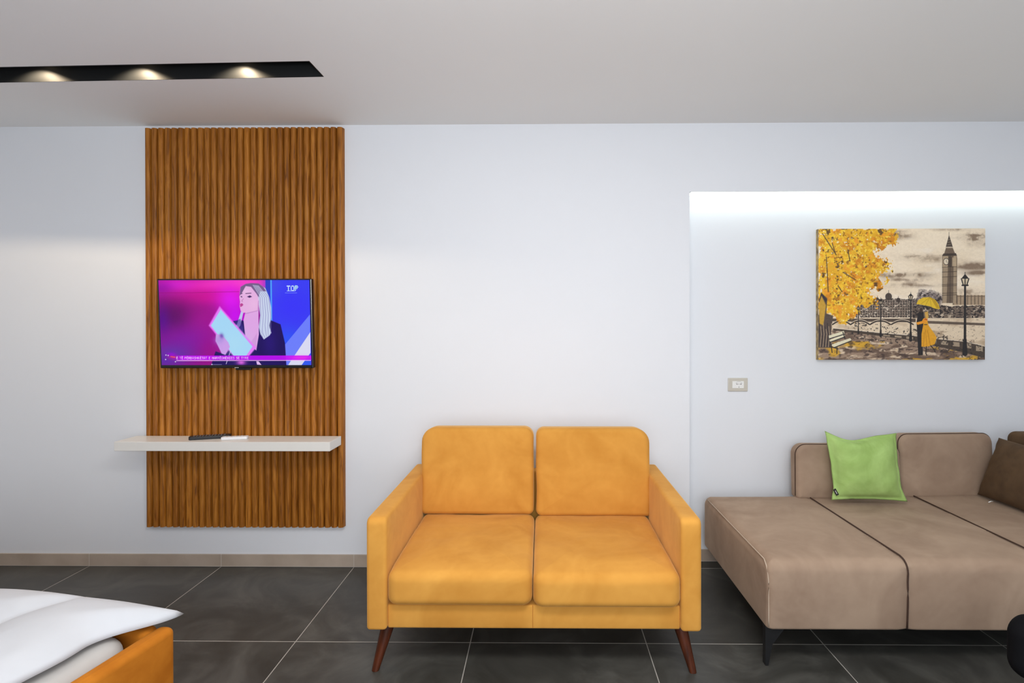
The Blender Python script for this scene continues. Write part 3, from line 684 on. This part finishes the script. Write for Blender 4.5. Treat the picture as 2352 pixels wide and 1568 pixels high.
st = obj('seat', locc(xf(bm, Matrix.Translation(((QX0+QX1)/2,(QF+QB)/2,QZ)))), M_taupe, cs, smooth=True)
def seamline(sx, r):
    P = [(sx,QB-.02,QT+.006)]
    for y in np.linspace(QB-.05, QF+.055, 14): P.append((sx,y,QT+.004+.012*max(0,min(1,(sx-1.1)/1.2))*max(0,min(1,(y-QF+.02)/.9))*.9))
    for a in np.linspace(75,0,6):
        a = math.radians(a); P.append((sx,QF+.050-.050*math.cos(a)-.002,QT-.050+.052*math.sin(a)))
    for z in np.linspace(QT-.08, QZ+.01, 7): P.append((sx-.004,QF-.0015-.006*math.sin(PI*(z-QZ)/.29),z))
    return P
for sx in (1.530,2.130):
    bm = bmesh.new(); tube(bm, seamline(sx,0), .0035, 8); obj('piping', locc(bm), M_pipe, st, smooth=True)
P = [(QX0+.006,y,QT-.012) for y in np.linspace(QB-.05,QF+.05,10)]+[(QX0+.004,QF+.022,QT-.028),(QX0+.006,QF+.010,QT-.055)]+[(QX0+.007,QF+.004,z) for z in np.linspace(QT-.09,QZ+.012,7)]
bm = bmesh.new(); tube(bm, P, .0028, 8); tag(obj('piping', locc(bm), M_pipel, st, smooth=True), 'pale piping')
obj('under_frame', locc(box(QX0+.10,QX1-.06,QF+.14,QB-.06,QZ-.035,QZ+.003)), M_blackmetal, cs)
def blade(x,y,sx):
    bm = bmesh.new()
    o_ = [(0,0),(.012,0),(.03,.09),(.075,.150),(.085,QZ+.002),(0,QZ+.002)]
    a = [bm.verts.new((x+sx*(p-.004),y,z+.0008)) for p,z in o_]; b_ = [bm.verts.new((x+sx*(p-.004),y+.030,z+.0008)) for p,z in o_]
    bm.faces.new(a); bm.faces.new(b_[::-1])
    for i in range(len(a)): j=(i+1)%len(a); bm.faces.new((a[j],a[i],b_[i],b_[j]))
    return bm
for x,y,s in ((QX0+.004,QF+.02,1),(QX1-.004,QF+.02,-1),(QX0+.30,QB-.10,1),(QX1-.004,QB-.07,-1)): obj('leg', locc(blade(x,y,s)), M_blackmetal, cs)
def bc(x0,x1,zt,yb,t,rotz,R,seed,mat=M_taupe,zb=QT-.004):
    w_b = x1-x0; hb = zt-zb; f = wr(seed,.004,5)
    bm = slab(rrect(w_b, hb, R, 8), t, .026, .02, .010, 0, rings=10, seg=6, fn=lambda p:(p.x,p.y,p.z+(f(p) if p.z>.04 else 0)), d=.025)
    M = Matrix.Translation(((x0+x1)/2, yb, zb)) @ Matrix.Rotation(rotz,4,'Z') @ Matrix.Rotation(-.05,4,'X') @ Matrix.Translation((0,t,hb/2)) @ Rx90
    return locc(xf(bm, M)), M, w_b, hb, t
def cush(*a, **k):
    bm,M,w_b,hb,t = bc(*a, **k); o = obj('back_cushion', bm, M_taupe, cs, smooth=True)
    R = a[6]; ol = [(x,y) for x,y in rrect(w_b+.001, hb+.001, R, 8)]
    pts = [M @ Vector((x,y,t-.024)) for x,y in ol]; pts = [p for p in pts if p.z > QT+.06]; pts = [Vector((pts[0].x,pts[0].y-.004,QT+.012))]+pts+[Vector((pts[-1].x,pts[-1].y-.004,QT+.012))]
    # continuous run: right side up, over, left side down
    bm = bmesh.new(); tube(bm, pts, .003, 8); obj('piping', locc(bm), M_pipe, o, smooth=True)
cush(1.458,2.052,.760,3.215,.10,0,(.02,.06,.06,.02),11)
cush(2.060,2.620,.815,3.250,.10,math.radians(3.2),(.02,.055,.055,.02),12)
# return backrest along the right wall
bm = slab(rrect(.95, .40, (.02,.05,.05,.02), 8), .12, .025, .025, .006,0, rings=8, seg=6, d=.03)
M = Matrix.Translation((2.675,2.80,.640)) @ Matrix(((0,0,-1,.12),(1,0,0,0),(0,1,0,0),(0,0,0,1)))
tag(obj('side_backrest', locc(xf(bm, M)), M_brown, cs, smooth=True), 'darker brown side backrest')

# scatter cushions
def pillow(w,h,t,flange,seed,wrinkle=.006,dip=.05,n=44):
    bm = bmesh.new(); G = {}
    for sgn in (1,-1):
        for i in range(n+1):
            for j in range(n+1):
                u = -1+2*i/n; v = -1+2*j/n
                su = min(1,abs(u)/(1-flange)); sv = min(1,abs(v)/(1-flange))
                th = ((1-su**2.6)*(1-sv**2.6)); th = max(0,th)**.55*t/2 + .0015
                x = w/2*u*(1-dip*.9*(1-v*v)*abs(u)**2); z = h/2*v*(1-dip*(1-u*u)*abs(v)**2)
                wr_ = wrinkle*nz((u*1.4+v*.6,v*2.6-u,0),1.,seed)*(th/(t/2))**.5 + wrinkle*.25*nz((u*5,v*5,2),1.,seed)
                edge = .010*nz((u*3,v*3,5),1.,seed+2)*(max(abs(u),abs(v))**6)
                y = -sgn*th + wr_ + edge
                if (i in (0,n) or j in (0,n)):
                    if sgn == 1: G[(0,i,j)] = bm.verts.new((x,y+.0015,z))
                    G[(sgn,i,j)] = G[(0,i,j)]
                else: G[(sgn,i,j)] = bm.verts.new((x,y,z))
    for sgn in (1,-1):
        for i in range(n):
            for j in range(n):
                q = [G[(sgn,i,j)],G[(sgn,i+1,j)],G[(sgn,i+1,j+1)],G[(sgn,i,j+1)]]
                bm.faces.new(q if sgn==1 else q[::-1])
    return bm
gp = thing('throw_pillow', 'lime green square throw pillow with flanged edge leaning on the taupe sofa', 'pillow', (1.776,3.085,QT+.032), math.radians(-3))
bm = pillow(.378,.362,.150,.10,31,.010,.05)
for v in bm.verts:
    u_,v_ = v.co.x/.2, v.co.z/.187
    if v_ > 0: v.co.z += -.040*math.exp(-((u_+.28)/.45)**2)*v_**4 + .012*(abs(u_)**4)*v_**3 + (.010 if u_<0 else -.004)*v_**2*abs(u_)**3
    v.co.x += (-.014*v_ if u_<0 else .006*-v_)*abs(u_)
    if v_ < -.6 and abs(u_)>.6: v.co.x += math.copysign(.014,u_)*(-v_-.6)/.4
xf(bm, Matrix.Translation((0,0,.181)))
for v in bm.verts: 
    if v.co.z < .0: v.co.z = v.co.z*.1
tilt = Matrix.Rotation(math.radians(-9),4,'X'); xf(bm, tilt)
gb = obj('cover', bm, M_green, gp, smooth=True)
lb = obj('fabric_label', xf(box(-.008,.008,-.0015,.0015,-.019,.019,bevel=.001), Matrix.Translation((-.172,-.012,.048)) @ Matrix.Rotation(math.radians(-28),4,'Y')), plain('label_black',(.01,.01,.01,1),.6), gp)
obj('label_print', xf(box(-.002,.002,-.0022,-.0016,-.010,.010), Matrix.Translation((-.172,-.012,.048)) @ Matrix.Rotation(math.radians(-28),4,'Y')), plain('label_print',(.5,.5,.5,1),.6), lb)
dp = thing('throw_pillow', 'dark brown throw pillow leaning on the side backrest at the right edge', 'pillow', (2.488,2.99,QT+.030))
bm = pillow(.50,.345,.11,.03,41,.008,.04); xf(bm, Matrix.Translation((0,0,.168)))
xf(bm, Matrix.Rotation(math.radians(-90),4,'Z')); xf(bm, Matrix.Rotation(math.radians(21),4,'Y'))
xf(bm, Matrix.Translation((.0,0,.0)))
obj('cover', bm, M_brown, dp, smooth=True)
bm = bmesh.new(); tube(bm, [(-.040,.085,.004),(-.058,.075,.008),(-.075,.072,.003)], .0022, 6); obj('care_tag', bm, M_socket, dp, smooth=True)

# ------------------------------------------------------------------ bed (bottom left)
bd = thing('bed', 'ochre upholstered bed frame at the lower left corner with white mattress', 'bed', (-1.207,1.837,0), math.radians(-10))
# local: +X outwards right side at 0, bed runs toward -Y and -X
def bslab(x0,x1,y0,y1,z0,z1,r=.02,mat=M_bedochre,name='side_rail',bul=.004):
    bm = slab(rrect(x1-x0,y1-y0,r+.006,5), z1-z0, r, .008, bul, 0, rings=4, seg=5, d=.06)
    return obj(name, xf(bm, Matrix.Translation(((x0+x1)/2,(y0+y1)/2,z0))), mat, bd, smooth=True)
bslab(-.062,0,-1.95,0,.04,.452); bslab(-1.66,-1.598,-1.95,0,.04,.452)
bslab(-1.597,-.063,-.062,0,.04,.452,name='footboard')
obj('bed_base', box(-1.596,-.064,-1.95,-.064,.10,.28), M_bedochre, bd)
for x in (-.06,-1.60):
    for y in (-.05,-1.85):
        obj('foot', box(x-.02,x+.02,y-.02,y+.02,0.0008,.041), M_blackmetal, bd)
bm = slab(rrect(1.50,1.83,.08,6), .178, .05, .03, .01, 0, rings=6, seg=6, fn=lambda p:(p.x,p.y,p.z+.004*nz(p,6,3)), d=.04)
obj('mattress', xf(bm, Matrix.Translation((-.83,-.99,.281))), M_sheet, bd, smooth=True)
# duvet: quilted cloth, own thing
dv = thing('duvet', 'rumpled white duvet lying over the bed at the lower left', 'duvet', (-1.207,1.837,.480), math.radians(-10))
bm = bmesh.new(); nx,ny = 110,110; g = {}
def dz(u,v):
    x = -1.60+1.60*u; y = -1.55+1.60*v
    return x,y
for side_ in (0,1):
    for i in range(nx+1):
        for j in range(ny+1):
            u=i/nx; v=j/ny; x = -1.62+1.60*u; y = -1.60+1.64*v
            ed = min(1-u, 1-v, u, v); e = min(1, ed/.06); dome = math.sqrt(max(0,1-(1-e)**2))
            q1 = abs(math.sin((x+.02)/.36*PI)); q2 = abs(math.sin((y-.03)/.50*PI)); quilt = (min(q1,q2))**.6
            top = .010 + dome*(.016+.046*quilt) + .012*nz((x*3,y*3,0),1,5)*dome
            z = (top if side_==0 else .002) + .012*nz((x*2,y*2,4),1,8)
            over = max(0, (x+.10)/.10); z -= 0
            kk = min(1,max(0,(1-v)/.16)); x -= .105*kk*kk*(3-2*kk)*u; z -= .020*(1-kk)*u**4
            x += .012*nz((0,y*6,1),1,2); y += .012*nz((x*5,0,3),1,2)+ .012*(u**6)
            if ed < 1e-9:
                if side_==0: g[(0,i,j)] = g[(1,i,j)] = bm.verts.new((x,y,z-.006))
            else: g[(side_,i,j)] = bm.verts.new((x,y,z))
for s in (0,1):
    for i in range(nx):
        for j in range(ny):
            q = [g[(s,i,j)],g[(s,i+1,j)],g[(s,i+1,j+1)],g[(s,i,j+1)]]; bm.faces.new(q if s==0 else q[::-1])
obj('cover', bm, M_linen, dv, smooth=True)

# ------------------------------------------------------------------ dark chair at the right edge
dc = thing('chair', 'black padded chair cropped by the lower right edge', 'chair', (1.228,1.20,0))
M_dark = velvet('black_fabric',(.003,.003,.0035,1),(.005,.005,.006,1),.0,5.,(.2,.2,.2,1)); M_dark.node_tree.nodes['Principled BSDF'].inputs['Specular IOR Level'].default_value = .06
bm = slab(rrect(.44,.42,.07,6), .07, .03, .02, .01, 0, rings=6, seg=5, d=.04); obj('seat', xf(bm, Matrix.Translation((0,-.22,.41))), M_dark, dc, smooth=True)
bm = slab(rrect(.46,.135,.042,8), .05, .022, .022, .004, .004, rings=6, seg=5, d=.02)
obj('backrest', xf(bm, Matrix.Translation((0,.03,.753)) @ Rx90), M_dark, dc, smooth=True)
for x in (-.19,.19):
    bm = bmesh.new(); tube(bm, [(x,-.40,.42),(x*1.05,-.42,.0008)], .014, 12, r2=.010); obj('leg', bm, M_blackmetal, dc)
    bm = bmesh.new(); tube(bm, [(x*.9,.005,.74),(x*.95,-.01,.42),(x*1.05,.02,.0008)], .012, 12); obj('leg', bm, M_blackmetal, dc)

# ------------------------------------------------------------------ light
def area(name, loc, rot, sx, sy, e, col):
    l = bpy.data.lights.new(name,'AREA'); l.shape = 'RECTANGLE'; l.size = sx; l.size_y = sy; l.energy = e; l.color = col
    o = bpy.data.objects.new(name, l); C.objects.link(o); o.location = loc; o.rotation_euler = rot; return o
area('window_daylight', ((WX0+WX1)/2, YB-.12, (WZ0+WZ1)/2), (math.radians(90),0,0), WX1-WX0, WZ1-WZ0, 80, (.88,.94,1.0))
area('added_camera_fill', (.1,-.35,1.55), (math.radians(138),0,0), .5, .35, 48, (.95,.97,1))  # added fill near the camera, tilted up to brighten ceiling and wall; no visible source
area('added_overhead_fill', (.25,.75,ZC-.012), (0,0,0), 1.7, .5, 38, (1,.98,.96))  # unseen fill added under the ceiling to lift wall and seat tops; no fitting
wd = bpy.data.worlds.new('World'); bpy.context.scene.world = wd; wd.use_nodes = True
bgn = wd.node_tree.nodes['Background']; sk = wd.node_tree.nodes.new('ShaderNodeTexSky'); sk.sky_type = 'HOSEK_WILKIE'; sk.turbidity = 4
wd.node_tree.links.new(sk.outputs[0], bgn.inputs[0]); bgn.inputs[1].default_value = .6

# ------------------------------------------------------------------ camera
cam = bpy.data.cameras.new('camera'); co = bpy.data.objects.new('camera', cam); C.objects.link(co)
cam.sensor_width = 36; cam.lens = 1290/2352*36; cam.shift_x = -54/2352; cam.shift_y = -27/2352; cam.clip_start = .05
co.matrix_world = Matrix.Translation((0,0,1.4358)) @ Matrix.Rotation(.0118,4,'Z') @ Matrix.Rotation(PI/2-.00464,4,'X') @ Matrix.Rotation(-.00111,4,'Z')
S = bpy.context.scene; S.camera = co
S.view_settings.view_transform = 'Standard'; S.view_settings.look = 'None'; S.view_settings.gamma = 1; S.view_settings.exposure = 0
S.view_settings.use_curve_mapping = False
